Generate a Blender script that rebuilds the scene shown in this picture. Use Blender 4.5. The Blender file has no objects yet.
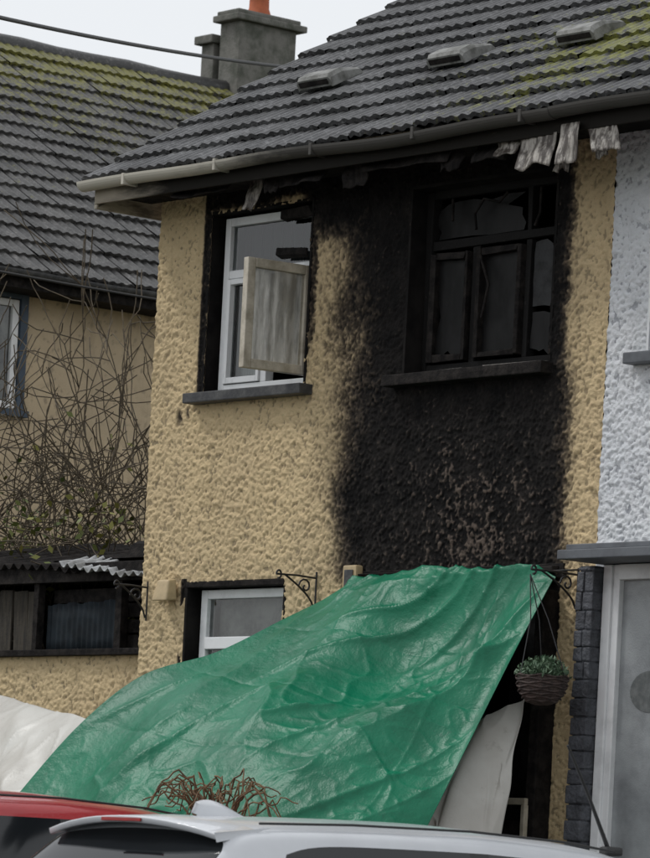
import bpy, bmesh, math, random
import numpy as np
from mathutils import Vector, Matrix, noise
random.seed(7); rng=np.random.default_rng(5)
scn=bpy.context.scene
COL=scn.collection
# ------------------------------------------------------------------ helpers
def link(o,parent=None):
    COL.objects.link(o)
    if parent is not None: o.parent=parent
    return o
def empty(name,loc=(0,0,0)):
    e=bpy.data.objects.new(name,None); e.location=loc; e.empty_display_size=.3
    return link(e)
def mesh(name,verts,faces,mat=None,parent=None,smooth=False,mats=None,fm=None):
    m=bpy.data.meshes.new(name); m.from_pydata([tuple(v) for v in verts],[],[tuple(f) for f in faces])
    if mats:
        for k in mats: m.materials.append(k)
        if fm is not None: m.polygons.foreach_set('material_index',fm)
    elif mat: m.materials.append(mat)
    if smooth: m.polygons.foreach_set('use_smooth',[True]*len(m.polygons))
    m.update()
    return link(bpy.data.objects.new(name,m),parent)
def boxes(name,lst,mat,parent=None,bev=0.004,jit=0):
    bm=bmesh.new()
    for b in lst:
        x0,x1,y0,y1,z0,z1=b
        vs=[bm.verts.new((x+random.uniform(-jit,jit),y+random.uniform(-jit,jit),z+random.uniform(-jit,jit))) for x in(x0,x1) for y in(y0,y1) for z in(z0,z1)]
        for f in((0,1,3,2),(4,6,7,5),(0,4,5,1),(2,3,7,6),(0,2,6,4),(1,5,7,3)): bm.faces.new([vs[i] for i in f])
    bmesh.ops.recalc_face_normals(bm,faces=bm.faces)
    if bev: bmesh.ops.bevel(bm,geom=list(bm.edges),offset=bev,segments=2,affect='EDGES',profile=.6)
    m=bpy.data.meshes.new(name); bm.to_mesh(m); bm.free(); m.materials.append(mat)
    return link(bpy.data.objects.new(name,m),parent)
def curve(name,lines,r,mat,parent=None,res=3):
    c=bpy.data.curves.new(name,'CURVE'); c.dimensions='3D'; c.bevel_depth=1.0; c.bevel_resolution=res; c.use_fill_caps=True
    for ln in lines:
        pts,rad=ln if isinstance(ln,tuple) else (ln,None)
        s=c.splines.new('POLY'); s.points.add(len(pts)-1)
        for i,p in enumerate(pts):
            s.points[i].co=(p[0],p[1],p[2],1); s.points[i].radius=(rad[i] if rad is not None else r)
    c.materials.append(mat)
    return link(bpy.data.objects.new(name,c),parent)
def nmat(name):
    m=bpy.data.materials.new(name); m.use_nodes=True; nt=m.node_tree
    b=nt.nodes['Principled BSDF']; return m,nt,b
def N(nt,t,**k):
    n=nt.nodes.new(t)
    for a,v in k.items(): setattr(n,a,v)
    return n
def L(nt,a,b): nt.links.new(a,b)
def mixc(nt,fac,a,b,blend='MIX'):
    n=nt.nodes.new('ShaderNodeMix'); n.data_type='RGBA'; n.blend_type=blend
    for s,v in((n.inputs[0],fac),(n.inputs[6],a),(n.inputs[7],b)):
        if hasattr(v,'is_linked'): nt.links.new(v,s)
        elif isinstance(v,(int,float)): s.default_value=v
        else: s.default_value=(*v,1) if len(v)==3 else v
    return n.outputs[2]
def math_(nt,op,a,b=0.,c=None,clamp=False):
    n=nt.nodes.new('ShaderNodeMath'); n.operation=op; n.use_clamp=clamp
    for i,v in enumerate((a,b,c)):
        if v is None: continue
        if hasattr(v,'is_linked'): nt.links.new(v,n.inputs[i])
        else: n.inputs[i].default_value=v
    return n.outputs[0]
def ramp(nt,v,a,b):
    n=nt.nodes.new('ShaderNodeMapRange'); n.interpolation_type='SMOOTHSTEP'
    if a>b:
        n.inputs[3].default_value=1.; n.inputs[4].default_value=0.; a,b=b,a
    nt.links.new(v,n.inputs[0]); n.inputs[1].default_value=a; n.inputs[2].default_value=b
    return n.outputs[0]
def noise_(nt,scale,detail=4,rough=.6,vec=None,stretch=None):
    n=N(nt,'ShaderNodeTexNoise'); n.inputs['Scale'].default_value=scale; n.inputs['Detail'].default_value=min(detail,4); n.inputs['Roughness'].default_value=rough
    if vec is None:
        tc=N(nt,'ShaderNodeTexCoord'); vec=tc.outputs['Object']
    if stretch:
        mp=N(nt,'ShaderNodeMapping'); mp.inputs['Scale'].default_value=stretch; L(nt,vec,mp.inputs[0]); vec=mp.outputs[0]
    L(nt,vec,n.inputs['Vector'])
    return n.outputs['Fac']
def mat(name,col,rough=.6,col2=None,scale=8,bump=.0,bscale=60,metal=0,coat=0,thr=(.35,.7),stretch=None,spec=None,dist=.01):
    m,nt,b=nmat(name)
    b.inputs['Roughness'].default_value=rough; b.inputs['Metallic'].default_value=metal
    if coat: b.inputs['Coat Weight'].default_value=coat; b.inputs['Coat Roughness'].default_value=.05
    if spec is not None: b.inputs['Specular IOR Level'].default_value=spec
    if col2 is None: col2=tuple(c*.75 for c in col)
    f=ramp(nt,noise_(nt,scale,4,.65,stretch=stretch),*thr)
    L(nt,mixc(nt,f,col,col2),b.inputs['Base Color'])
    if bump:
        bp=N(nt,'ShaderNodeBump'); bp.inputs['Strength'].default_value=bump; bp.inputs['Distance'].default_value=dist
        L(nt,noise_(nt,bscale,3,.6),bp.inputs['Height']); L(nt,bp.outputs[0],b.inputs['Normal'])
    return m
# ------------------------------------------------------------------ materials
def roughcast(name,c1,c2,dirt_shade,soot=False,crev=(.34,.08)):
    m,nt,b=nmat(name); b.inputs['Roughness'].default_value=.95; b.inputs['Specular IOR Level'].default_value=.08
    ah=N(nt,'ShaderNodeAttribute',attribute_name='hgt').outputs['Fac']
    col=mixc(nt,ramp(nt,noise_(nt,1.3,4,.6),.35,.7),c1,c2)
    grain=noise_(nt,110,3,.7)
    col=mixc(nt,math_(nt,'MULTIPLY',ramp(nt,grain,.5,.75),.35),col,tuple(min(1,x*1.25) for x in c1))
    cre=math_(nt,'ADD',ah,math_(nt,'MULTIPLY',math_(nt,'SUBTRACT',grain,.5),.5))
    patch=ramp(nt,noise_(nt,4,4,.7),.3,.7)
    col=mixc(nt,math_(nt,'MULTIPLY',ramp(nt,cre,*crev),math_(nt,'ADD',math_(nt,'MULTIPLY',patch,.6),.4)),col,dirt_shade)  # crevices darkened: grime plus small shadows between pebbles, put into the colour
    st=ramp(nt,noise_(nt,3.0,4,.7,stretch=(1.6,1,.22)),.5,.8)
    col=mixc(nt,math_(nt,'MULTIPLY',st,.42),col,tuple(x*.55 for x in c2))
    if soot:
        s=N(nt,'ShaderNodeAttribute',attribute_name='soot').outputs['Fac']
        sp=N(nt,'ShaderNodeAttribute',attribute_name='spall').outputs['Fac']
        k=math_(nt,'ADD',s,math_(nt,'MULTIPLY',math_(nt,'SUBTRACT',.5,ah),.42))
        k=math_(nt,'ADD',k,math_(nt,'MULTIPLY',math_(nt,'SUBTRACT',noise_(nt,30,4,.75),.5),.40))
        sf=ramp(nt,k,.14,.84)
        tc=N(nt,'ShaderNodeTexCoord'); sx=N(nt,'ShaderNodeSeparateXYZ'); L(nt,tc.outputs['Object'],sx.inputs[0])
        low=ramp(nt,sx.outputs[2],3.5,2.4)
        sc=mixc(nt,ramp(nt,noise_(nt,4.5,4,.75),.35,.7),(.009,.0088,.009),(.022,.020,.019))
        sc=mixc(nt,math_(nt,'MULTIPLY',low,math_(nt,'MULTIPLY',ramp(nt,ah,.45,.95),.55)),sc,(.050,.044,.040))
        warm=mixc(nt,ramp(nt,s,.10,.6),tuple(x*.76 for x in c2),(.13,.102,.076))
        col=mixc(nt,ramp(nt,k,-.03,.55),col,warm)
        col=mixc(nt,sf,col,sc)
        q=math_(nt,'ADD',sp,math_(nt,'MULTIPLY',math_(nt,'SUBTRACT',ah,.5),1.0))
        q=math_(nt,'ADD',q,math_(nt,'MULTIPLY',math_(nt,'SUBTRACT',noise_(nt,70,3,.7),.5),.6))
        pc=mixc(nt,noise_(nt,9,3,.6),(.11,.082,.066),(.21,.168,.14))
        col=mixc(nt,math_(nt,'MULTIPLY',ramp(nt,q,.38,.85),.75),col,pc)
    L(nt,col,b.inputs['Base Color'])
    bp=N(nt,'ShaderNodeBump'); bp.inputs['Strength'].default_value=1.; bp.inputs['Distance'].default_value=.007
    L(nt,grain,bp.inputs['Height']); L(nt,bp.outputs[0],b.inputs['Normal'])
    return m
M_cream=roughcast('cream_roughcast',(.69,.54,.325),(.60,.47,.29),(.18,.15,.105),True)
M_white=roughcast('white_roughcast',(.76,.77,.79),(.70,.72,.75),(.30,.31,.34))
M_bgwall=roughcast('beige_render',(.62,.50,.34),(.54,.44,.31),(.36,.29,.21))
def tilemat(name,c1,c2,moss):
    m,nt,b=nmat(name)
    r=N(nt,'ShaderNodeAttribute',attribute_name='rnd').outputs['Fac']
    mo=N(nt,'ShaderNodeAttribute',attribute_name='moss').outputs['Fac']
    col=mixc(nt,r,c1,c2)
    col=mixc(nt,ramp(nt,noise_(nt,26,4,.75),.50,.70),col,tuple(x*2.3 for x in c2))
    col=mixc(nt,ramp(nt,noise_(nt,2.5,4,.7),.35,.75),col,tuple(x*.5 for x in c1))
    k=math_(nt,'ADD',mo,math_(nt,'MULTIPLY',math_(nt,'SUBTRACT',noise_(nt,9,4,.85),.5),2.2))
    col=mixc(nt,ramp(nt,k,.45,.80),col,mixc(nt,noise_(nt,30,3,.6),moss,tuple(x*.4 for x in moss)))
    L(nt,col,b.inputs['Base Color']); b.inputs['Roughness'].default_value=.45
    bp=N(nt,'ShaderNodeBump'); bp.inputs['Strength'].default_value=.6; bp.inputs['Distance'].default_value=.008
    L(nt,noise_(nt,60,3,.7),bp.inputs['Height']); L(nt,bp.outputs[0],b.inputs['Normal'])
    return m
M_tile=tilemat('wet_concrete_tile',(.034,.034,.036),(.085,.085,.088),(.22,.225,.045))
M_tile2=tilemat('old_concrete_tile',(.040,.039,.038),(.080,.077,.074),(.20,.19,.04))
M_char=mat('charred_timber',(.010,.009,.009),.8,(.030,.026,.024),14,.6,50,spec=.12)
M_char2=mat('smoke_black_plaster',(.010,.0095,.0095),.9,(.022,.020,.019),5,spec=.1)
M_ash=mat('charred_frame_ash',(.013,.0125,.0125),.8,(.055,.050,.047),18,.4,80,thr=(.62,.8),spec=.15)
M_upvc=mat('white_upvc',(.80,.81,.82),.3,(.60,.61,.62),5,thr=(.45,.8))
M_upvcs=mat('smoked_upvc',(.55,.50,.41),.4,(.34,.30,.23),9,.1,40)
M_sill=mat('painted_sill_dark',(.035,.036,.040),.6,(.08,.08,.08),12,.3,50)
M_fascia=mat('cream_fascia',(.42,.38,.30),.5,(.13,.11,.09),4,.1,30,thr=(.4,.7),stretch=(1,1,4))
M_lead=mat('lead_grey_flashing',(.12,.13,.145),.5,(.08,.085,.095),6,.15,20)
M_curt=mat('net_curtain',(.60,.59,.57),.9,(.36,.35,.34),3,stretch=(14,14,.6))
M_blind=mat('smoked_blind',(.40,.38,.36),.8,(.17,.16,.16),5)
M_smoky=mat('smoke_stained_glass',(.015,.0147,.015),.5,(.006,.006,.006),6,thr=(.35,.65),stretch=(1,1,.5),spec=.14)
M_smoky2=mat('cracked_glass_pale',(.035,.036,.038),.5,(.010,.010,.010),9,spec=.15)
M_iron=mat('black_wrought_iron',(.02,.02,.022),.5)
M_conc=mat('weathered_concrete',(.17,.165,.15),.9,(.07,.075,.06),5,.6,40)
M_terra=mat('terracotta',(.45,.12,.05),.8)
M_cable=mat('cable_black',(.03,.03,.03),.6)
M_plast=mat('melted_plastic',(.42,.39,.35),.5,(.06,.048,.04),7,.4,40,thr=(.36,.58),stretch=(3,3,.8))
M_bark=mat('bark_twig',(.11,.085,.055),.9,(.06,.05,.035),12)
M_deadtw=mat('dead_twig',(.20,.12,.06),.9,(.09,.055,.035),12)
M_wood=mat('weathered_plank',(.055,.046,.034),.85,(.018,.016,.013),6,.4,40,stretch=(5,5,.6))
M_corr=mat('galvanised_sheet',(.50,.52,.54),.5,(.16,.16,.15),4,.1,30)
M_corrd=mat('blue_grey_sheet',(.020,.028,.035),.7,(.010,.013,.016),6,spec=.2)
M_stone=mat('grey_painted_stone',(.095,.10,.115),.75,(.045,.047,.055),10,.9,30,dist=.02)
M_asph=mat('asphalt',(.05,.05,.052),.8,(.035,.035,.037),3,.5,120)
M_pave=mat('concrete_paving',(.27,.26,.24),.85,(.18,.175,.16),2,.3,60)
M_soil=mat('garden_soil_grass',(.05,.065,.025),.95,(.04,.03,.02),2,.6,30)
M_grass=mat('ground_grass',(.045,.07,.02),.95,(.03,.045,.015),.6,.5,20)
M_bell=mat('cream_plastic_box',(.55,.42,.24),.4)
M_doorglass=mat('obscure_glass',(.34,.36,.37),.15,(.20,.21,.22),2.2,.25,90)
def leafmat(name,a,b_):
    m,nt,b=nmat(name); L(nt,mixc(nt,N(nt,'ShaderNodeNewGeometry').outputs['Random Per Island'],a,b_),b.inputs['Base Color']); b.inputs['Roughness'].default_value=.6
    return m
M_leaf=leafmat('yellow_green_leaf',(.24,.23,.05),(.08,.12,.025))
M_heath=leafmat('heather_green',(.04,.09,.045),(.10,.16,.09))
M_wick=mat('wicker_basket',(.08,.055,.048),.8,(.03,.022,.02),20,.8,60)
def glass(name,tint=(.8,.85,.85),rg=.03,k=1.6):
    m,nt,b=nmat(name); nt.nodes.remove(b); out=nt.nodes['Material Output']
    tr=N(nt,'ShaderNodeBsdfTransparent'); tr.inputs[0].default_value=(*tint,1)
    gl=N(nt,'ShaderNodeBsdfGlossy'); gl.inputs['Roughness'].default_value=rg
    fr=N(nt,'ShaderNodeFresnel'); fr.inputs[0].default_value=1.55
    f=math_(nt,'MULTIPLY',fr.outputs[0],k,clamp=True)
    mx=N(nt,'ShaderNodeMixShader'); L(nt,f,mx.inputs[0]); L(nt,tr.outputs[0],mx.inputs[1]); L(nt,gl.outputs[0],mx.inputs[2]); L(nt,mx.outputs[0],out.inputs[0])
    return m
M_glass=glass('window_glass')
def lacemat():
    m,nt,b=nmat('lace_net'); nt.nodes.remove(b); out=nt.nodes['Material Output']
    c=mixc(nt,ramp(nt,noise_(nt,5,4,.6,stretch=(5,5,.9)),.38,.62),(.80,.79,.76),(.50,.49,.46))
    d=N(nt,'ShaderNodeBsdfDiffuse'); t=N(nt,'ShaderNodeBsdfTranslucent'); L(nt,c,d.inputs[0]); L(nt,c,t.inputs[0])
    mx=N(nt,'ShaderNodeMixShader'); mx.inputs[0].default_value=.5; L(nt,d.outputs[0],mx.inputs[1]); L(nt,t.outputs[0],mx.inputs[2])
    tr=N(nt,'ShaderNodeBsdfTransparent'); m2=N(nt,'ShaderNodeMixShader'); m2.inputs[0].default_value=.15
    L(nt,mx.outputs[0],m2.inputs[1]); L(nt,tr.outputs[0],m2.inputs[2]); L(nt,m2.outputs[0],out.inputs[0])
    return m
M_lace=lacemat()
M_carglass=mat('tinted_car_glass',(.012,.014,.016),.04,(.012,.014,.016))
def paint(name,c):
    m,nt,b=nmat(name)
    d=ramp(nt,noise_(nt,2.5,4,.6),.3,.8)
    L(nt,mixc(nt,d,c,tuple(x*.9 for x in c)),b.inputs['Base Color']); b.inputs['Roughness'].default_value=.38; b.inputs['Coat Weight'].default_value=.7; b.inputs['Coat Roughness'].default_value=.06
    v=N(nt,'ShaderNodeTexVoronoi'); v.inputs['Scale'].default_value=85; tc=N(nt,'ShaderNodeTexCoord'); L(nt,tc.outputs['Object'],v.inputs['Vector'])
    bp=N(nt,'ShaderNodeBump'); bp.inputs['Strength'].default_value=.3; bp.inputs['Distance'].default_value=.003
    L(nt,ramp(nt,v.outputs['Distance'],.35,.1),bp.inputs['Height']); L(nt,bp.outputs[0],b.inputs['Coat Normal'])
    return m
M_pwhite=paint('white_car_paint',(.62,.64,.67)); M_pred=paint('red_car_paint',(.42,.015,.02))
M_blackpl=mat('black_plastic',(.02,.02,.02),.5); M_tyre=mat('tyre_rubber',(.02,.02,.02),.85); M_alloy=mat('alloy',(.5,.5,.52),.3,metal=1)
M_lampr=mat('tail_lamp_red',(.35,.01,.01),.15); M_lampw=mat('headlamp_clear',(.6,.62,.65),.1); M_plate=mat('number_plate',(.7,.7,.68),.4)
def sheetmat(name,c,c2,dirt_shade,rough=.5,spec=.35,bs=.5):
    m,nt,b=nmat(name)
    col=mixc(nt,ramp(nt,noise_(nt,2.2,4,.6),.35,.7),c,c2)
    col=mixc(nt,math_(nt,'MULTIPLY',ramp(nt,noise_(nt,11,4,.8),.58,.72),.5),col,dirt_shade)
    L(nt,col,b.inputs['Base Color']); b.inputs['Roughness'].default_value=rough; b.inputs['Specular IOR Level'].default_value=spec
    bp=N(nt,'ShaderNodeBump'); bp.inputs['Strength'].default_value=bs; bp.inputs['Distance'].default_value=.012
    L(nt,noise_(nt,20,4,.65),bp.inputs['Height']); L(nt,bp.outputs[0],b.inputs['Normal'])
    return m
M_tarp=sheetmat('green_tarpaulin',(.003,.172,.088),(.0025,.125,.064),(.010,.095,.055),.40,.33,.55)
M_wsheet=sheetmat('white_plastic_sheet',(.60,.59,.55),(.50,.48,.44),(.36,.34,.30),.4,.4,.25)
# ------------------------------------------------------------------ houses
house=empty('terraced_house'); nb=empty('terraced_house.001'); bg=empty('terraced_house.002')
def blur(a,s):
    fy=np.fft.fftfreq(a.shape[0])[:,None]; fx=np.fft.fftfreq(a.shape[1])[None,:]
    g=np.exp(-2*(math.pi*s)**2*(fx**2+fy**2)); r=np.real(np.fft.ifft2(np.fft.fft2(a)*g)); return (r-r.mean())/r.std()
def sm(x,a,b):
    t=np.clip((x-a)/(b-a),0,1); return t*t*(3-2*t)
def rough_wall(name,x0,x1,z0,z1,holes,m,parent,amp=.0042,soot=False,axis='x',plane=0.,ST=.0125):
    nx=int(round((x1-x0)/ST))+1; nz=int(round((z1-z0)/ST))+1
    X,Z=np.meshgrid(np.linspace(x0,x1,nx),np.linspace(z0,z1,nz))
    h=blur(rng.standard_normal(X.shape),max(.55,.0062/ST))*.8+blur(rng.standard_normal(X.shape),.013/ST)*.45
    big=blur(rng.standard_normal(X.shape),.17/ST)
    h01=np.clip(.5+h*.24,0,1)
    Y=-(np.clip(h,-1.5,2.6)+1.5)*amp-big*.002
    if axis=='x': co=np.stack([X,plane+Y,Z],-1).reshape(-1,3)
    else: co=np.stack([plane-Y,X,Z],-1).reshape(-1,3)
    idx=np.arange(nx*nz).reshape(nz,nx)
    q=np.stack([idx[:-1,:-1],idx[:-1,1:],idx[1:,1:],idx[1:,:-1]],-1)
    cx=(X[:-1,:-1]+X[1:,1:])/2; cz=(Z[:-1,:-1]+Z[1:,1:])/2
    keep=np.ones(cx.shape,bool)
    for a,b,c,d in holes: keep&=~((cx>a)&(cx<b)&(cz>c)&(cz<d))
    q=q[keep].reshape(-1,4)
    me=bpy.data.meshes.new(name); me.from_pydata(co.tolist(),[],q.tolist())
    me.materials.append(m); me.polygons.foreach_set('use_smooth',[True]*len(q))
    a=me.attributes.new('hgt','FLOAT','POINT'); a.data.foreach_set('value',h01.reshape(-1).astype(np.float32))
    if soot:
        k_=.0125/ST
        n1=blur(rng.standard_normal(X.shape),9*k_)*.04+blur(rng.standard_normal(X.shape),26*k_)*.055
        Xn=X+n1; n2=blur(rng.standard_normal(X.shape),18*k_)*.06; Zn=Z+n2
        lft=2.24-.04*sm(Zn,2.5,3.2)-.20*sm(Zn,3.3,4.3)
        hz=1.0+.25*sm(Zn,2.9,3.6)
        rgt=4.01-.03*sm(Zn,2.3,3.1)-.04*sm(Zn,3.2,3.5)
        A=(.58*sm(Xn,lft-hz*.75,lft+.12)+.42*sm(Xn,lft-.32,lft+.30))*(1-sm(Xn,rgt-.14,rgt+.24))*sm(Z,1.9,2.06)
        B=sm(Zn,4.0,4.45)*sm(Xn,1.2,1.7)*(1-sm(Xn,3.85,4.15))
        Bf=sm(Zn,2.9,3.7)*sm(Xn,1.40,2.0)*(1-sm(Xn,2.3,2.5))*.60
        C=(1-sm(np.abs(X-.515),.02,.06))*sm(Z,3.2,3.32)*.8
        C2=sm(Zn,4.40,4.52)*sm(X,.45,.6)*(1-sm(X,1.9,2.2))*.9
        C3=(1-sm(np.abs(X-1.60),.02,.10))*sm(Z,3.25,3.7)*.6
        D=np.exp(-(((X-.32)/.05)**2+((Z-3.14)/.07)**2))*.5+np.exp(-(((X-.40)/.02)**2+((Z-3.16)/.06)**2))*.5
        E=(1-sm(np.abs(X-.46),.02,.06))*(Z<2.06)*(Z>1.0)*.75*(blur(rng.standard_normal(X.shape),7*k_)>-.3)
        s=np.maximum.reduce([A,B,Bf,C,C2,C3,D,E])
        F_=sm(Xn,.8,2.2)*(1-sm(Xn,4.05,4.35))*sm(Z,1.9,3.2)*.24
        s=np.maximum(s,F_)
        a=me.attributes.new('soot','FLOAT','POINT'); a.data.foreach_set('value',s.reshape(-1).astype(np.float32))
        sp=np.exp(-(((X-3.2)/.68)**4))*np.exp(-(((Z-2.34)/.34)**4))*(.39+.12*blur(rng.standard_normal(X.shape),12*k_))
        sp=np.maximum(sp,np.exp(-(((X-3.15)/.55)**2))*np.exp(-(((Z-2.75)/.3)**2))*(.18+.12*blur(rng.standard_normal(X.shape),14*k_)))
        sp=np.clip(sp,0,1)*(s>.3)
        a=me.attributes.new('spall','FLOAT','POINT'); a.data.foreach_set('value',sp.reshape(-1).astype(np.float32))
    me.update()
    return link(bpy.data.objects.new(name,me),parent)
W1=(.5525,1.575,3.28,4.45); W2=(2.55,3.85,3.28,4.4275); W3=(.4975,1.4875,1.0,2.02); OP=(2.3625,4.0375,0.0,2.02)
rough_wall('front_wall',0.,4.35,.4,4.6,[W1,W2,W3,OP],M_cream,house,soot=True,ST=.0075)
boxes('front_wall_base',[(0,2.36,-.02,.03,-.05,.4),(4.04,4.35,-.02,.03,-.05,.4)],M_bgwall,house,0)
NW=(4.70,5.9,3.275,4.45); ND=(4.475,6.2,0.0,2.05)
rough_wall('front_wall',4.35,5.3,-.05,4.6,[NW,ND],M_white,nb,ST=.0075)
boxes('front_wall_end',[(6.2,9.0,-.02,.3,0,4.6),(5.3,6.2,-.02,.03,2.05,3.275),(5.3,6.2,-.02,.03,4.45,4.6),(5.9,6.2,-.02,.03,3.275,4.45)],M_white,nb,0)
def reveal(name,o,depth,m,parent,t=.02,y0=-.011):
    x0,x1,z0,z1=o
    return boxes(name,[(x0-t,x0,y0,depth,z0,z1),(x1,x1+t,y0,depth,z0,z1),(x0-t,x1+t,y0,depth,z1,z1+t),(x0-t,x1+t,y0+.003,depth,z0-t,z0)],m,parent,0)
reveal('window_reveal',W1,.26,M_char2,house); reveal('burnt_window_reveal',W2,.26,M_char2,house); reveal('lower_window_reveal',W3,.26,M_char2,house); reveal('opening_reveal',OP,.3,M_char,house)
reveal('window_reveal',NW,.26,M_upvc,nb)
boxes('side_and_rear_walls',[(.0,.28,.03,8,-.05,4.6),(.28,9,7.7,8,-.05,4.6),(8.7,9,.3,7.7,-.05,4.6),(4.22,4.48,.3,7.7,-.05,4.6)],M_bgwall,house,0)
mesh('gable_wall',[(0,.03,4.6),(0,8,4.6),(0,4,6.95),(.25,.03,4.6),(.25,8,4.6),(.25,4,6.95)],[(0,2,1),(3,4,5),(0,3,5,2),(2,5,4,1)],M_bgwall,house)
def room(name,x0,x1,y0,y1,z0,z1,m,parent):
    v=[(x,y,z) for x in(x0,x1) for y in(y0,y1) for z in(z0,z1)]
    return mesh(name,v,[(0,1,3,2),(4,6,7,5),(2,3,7,6),(0,2,6,4),(1,5,7,3)],m,parent)
room('burnt_bedroom',1.95,4.2,.27,3.2,2.7,4.75,M_char2,house); room('front_bedroom',.29,1.9,.27,3.2,2.7,4.75,M_char2,house)
room('burnt_living_room',1.8,4.2,.31,4.2,.0,2.55,M_char2,house); room('hall_room',.29,1.75,.27,3.2,.0,2.55,M_blind,house)
room('neighbour_room',4.5,8,.27,3.2,2.7,4.75,M_blind,nb); room('neighbour_hall',4.5,8,.3,3.2,.0,2.55,M_blind,nb)
boxes('window_sill',[(.46,1.66,-.11,.12,3.205,3.272)],M_sill,house,.008)
boxes('burnt_window_sill',[(2.45,3.90,-.11,.12,3.20,3.272)],M_char,house,.008,.004)
boxes('lower_window_sill',[(.42,1.56,-.1,.12,.93,.998)],M_sill,house,.008)
boxes('window_sill',[(4.58,6.0,-.1,.12,3.205,3.272)],M_lead,nb,.008)
# ---- window 1
x0,x1,z0,z1=W1; y=.07
fr=.055
boxes('window_frame',[(x0+.05,x0+.05+fr,y,y+.07,z0,z1-.02),(x1-fr,x1,y,y+.07,z0,z1-.02),(x0+.05+fr,x1-fr,y,y+.07,z1-.02-fr,z1-.02),(x0+.05+fr,x1-fr,y,y+.07,z0,z0+fr),
  (x0+.05+fr,x1-fr,y+.002,y+.07,4.03,4.085),(1.03,1.09,y+.002,y+.07,z0+fr,4.03)],M_upvc,house,.006)
boxes('window_fixed_sash',[(.66,.695,y-.012,y+.03,z0+.06,4.025),(1.0,1.028,y-.012,y+.03,z0+.06,4.025),(.695,1.0,y-.012,y+.03,3.99,4.025),(.695,1.0,y-.012,y+.03,z0+.06,z0+.1)],M_upvc,house,.004)
mesh('window_pane',[(.64,y+.03,z0+.05),(1.03,y+.03,z0+.05),(1.03,y+.03,4.03),(.64,y+.03,4.03)],[(0,1,2,3)],M_glass,house)
mesh('fanlight_pane',[(.63,y+.03,4.085),(1.52,y+.03,4.085),(1.52,y+.03,4.38),(.63,y+.03,4.38)],[(0,1,2,3)],M_glass,house)
def curtain(name,x0,x1,z0,z1,yy,m,parent,amp=.015,fr=60):
    n=90; v=[];f=[]
    for i in range(n+1):
        x=x0+(x1-x0)*i/n
        d=amp*math.sin(x*fr)+amp*.6*math.sin(x*fr*.43+1)
        v+= [(x,yy+d,z0),(x,yy+d*.6,z1)]
    for i in range(n): f.append((2*i,2*i+2,2*i+3,2*i+1))
    return mesh(name,v,f,m,parent,True)
curtain('net_curtain',.62,1.02,3.3,4.0,.2,M_curt,house)
curtain('charred_curtain',.62,1.54,4.05,4.5,.24,M_smoky,house)
boxes('fanlight_debris',[(1.2,1.5,.02,.06,4.12,4.17),(1.25,1.55,.0,.05,4.36,4.42)],M_char,house,.01,.02)
ca=empty('open_casement',(1.53,.05,0)); ca.parent=house; ca.rotation_euler=(0,0,math.radians(84))
cw=.50
boxes('casement_frame',[(-cw,-cw+.06,-.025,.03,3.34,4.04),(-.06,0,-.025,.03,3.34,4.04),(-cw+.06,-.06,-.025,.03,3.98,4.04),(-cw+.06,-.06,-.025,.03,3.34,3.40)],M_upvcs,ca,.006)
mesh('casement_pane',[(-cw+.05,-.010,3.39),(-.05,-.010,3.39),(-.05,-.010,3.99),(-cw+.05,-.010,3.99)],[(0,1,2,3)],glass('casement_glass',(.93,.93,.91),.03,2.2),ca)
curtain('lace_curtain',-cw+.05,-.05,3.39,3.99,.012,M_lace,ca,.007,75)
# ---- window 2 (burnt)
x0,x1,z0,z1=W2; y=.12
boxes('burnt_window_frame',[(x0,x0+.06,y,y+.07,z0,z1),(x1-.05,x1,y,y+.07,z0,z1),(x0+.06,x1-.05,y,y+.07,z1-.05,z1),(x0+.06,x1-.05,y,y+.07,z0,z0+.06),
 (x0+.06,x1-.05,y+.003,y+.066,4.06,4.11),(2.99,3.04,y+.003,y+.067,z0+.06,4.06),(3.46,3.51,y+.003,y+.067,z0+.06,4.06),(3.46,3.50,y+.003,y+.067,4.11,4.375)],M_ash,house,.006,.008)
boxes('burnt_sashes',[(2.64,2.675,y-.03,y+.03,3.36,4.03),(2.94,2.975,y-.03,y+.03,3.36,4.03),(2.675,2.94,y-.03,y+.03,3.99,4.03),(2.675,2.94,y-.03,y+.03,3.36,3.40),
 (3.06,3.095,y-.03,y+.03,3.36,4.03),(3.42,3.455,y-.03,y+.03,3.36,4.03),(3.095,3.42,y-.03,y+.03,3.99,4.03),(3.095,3.42,y-.03,y+.03,3.36,3.40)],M_char,house,.005,.009)
def shard(name,x0,x1,z0,z1,yy,m,parent,bite=.07,seed=1):
    r=random.Random(seed); pts=[]
    per=[(x0,z0),(x1,z0),(x1,z1),(x0,z1)]
    c=((x0+x1)/2,(z0+z1)/2)
    for k in range(4):
        a=per[k];b=per[(k+1)%4]; n=5
        for i in range(n):
            t=i/n; px=a[0]+(b[0]-a[0])*t; pz=a[1]+(b[1]-a[1])*t; q=r.uniform(0,bite)*(1.6 if r.random()<.2 else .4)
            pts.append((px+(c[0]-px)*q*1.5,yy,pz+(c[1]-pz)*q))
    v=[(c[0],yy,c[1])]+pts; n=len(pts)
    return mesh(name,v,[(0,1+i,1+(i+1)%n) for i in range(n)],m,parent)
shard('broken_pane',2.67,2.95,3.39,4.0,y+.01,M_smoky,house,.12,3)
shard('broken_pane',3.09,3.43,3.39,4.0,y+.01,M_smoky,house,.10,8)
shard('broken_pane',3.52,3.80,3.64,4.05,y+.02,M_smoky2,house,.15,5)
shard('broken_pane',3.52,3.80,3.34,3.62,y+.02,M_smoky,house,.2,15)
shard('broken_pane',2.62,3.44,4.12,4.36,y+.02,M_smoky,house,.22,25)
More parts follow.
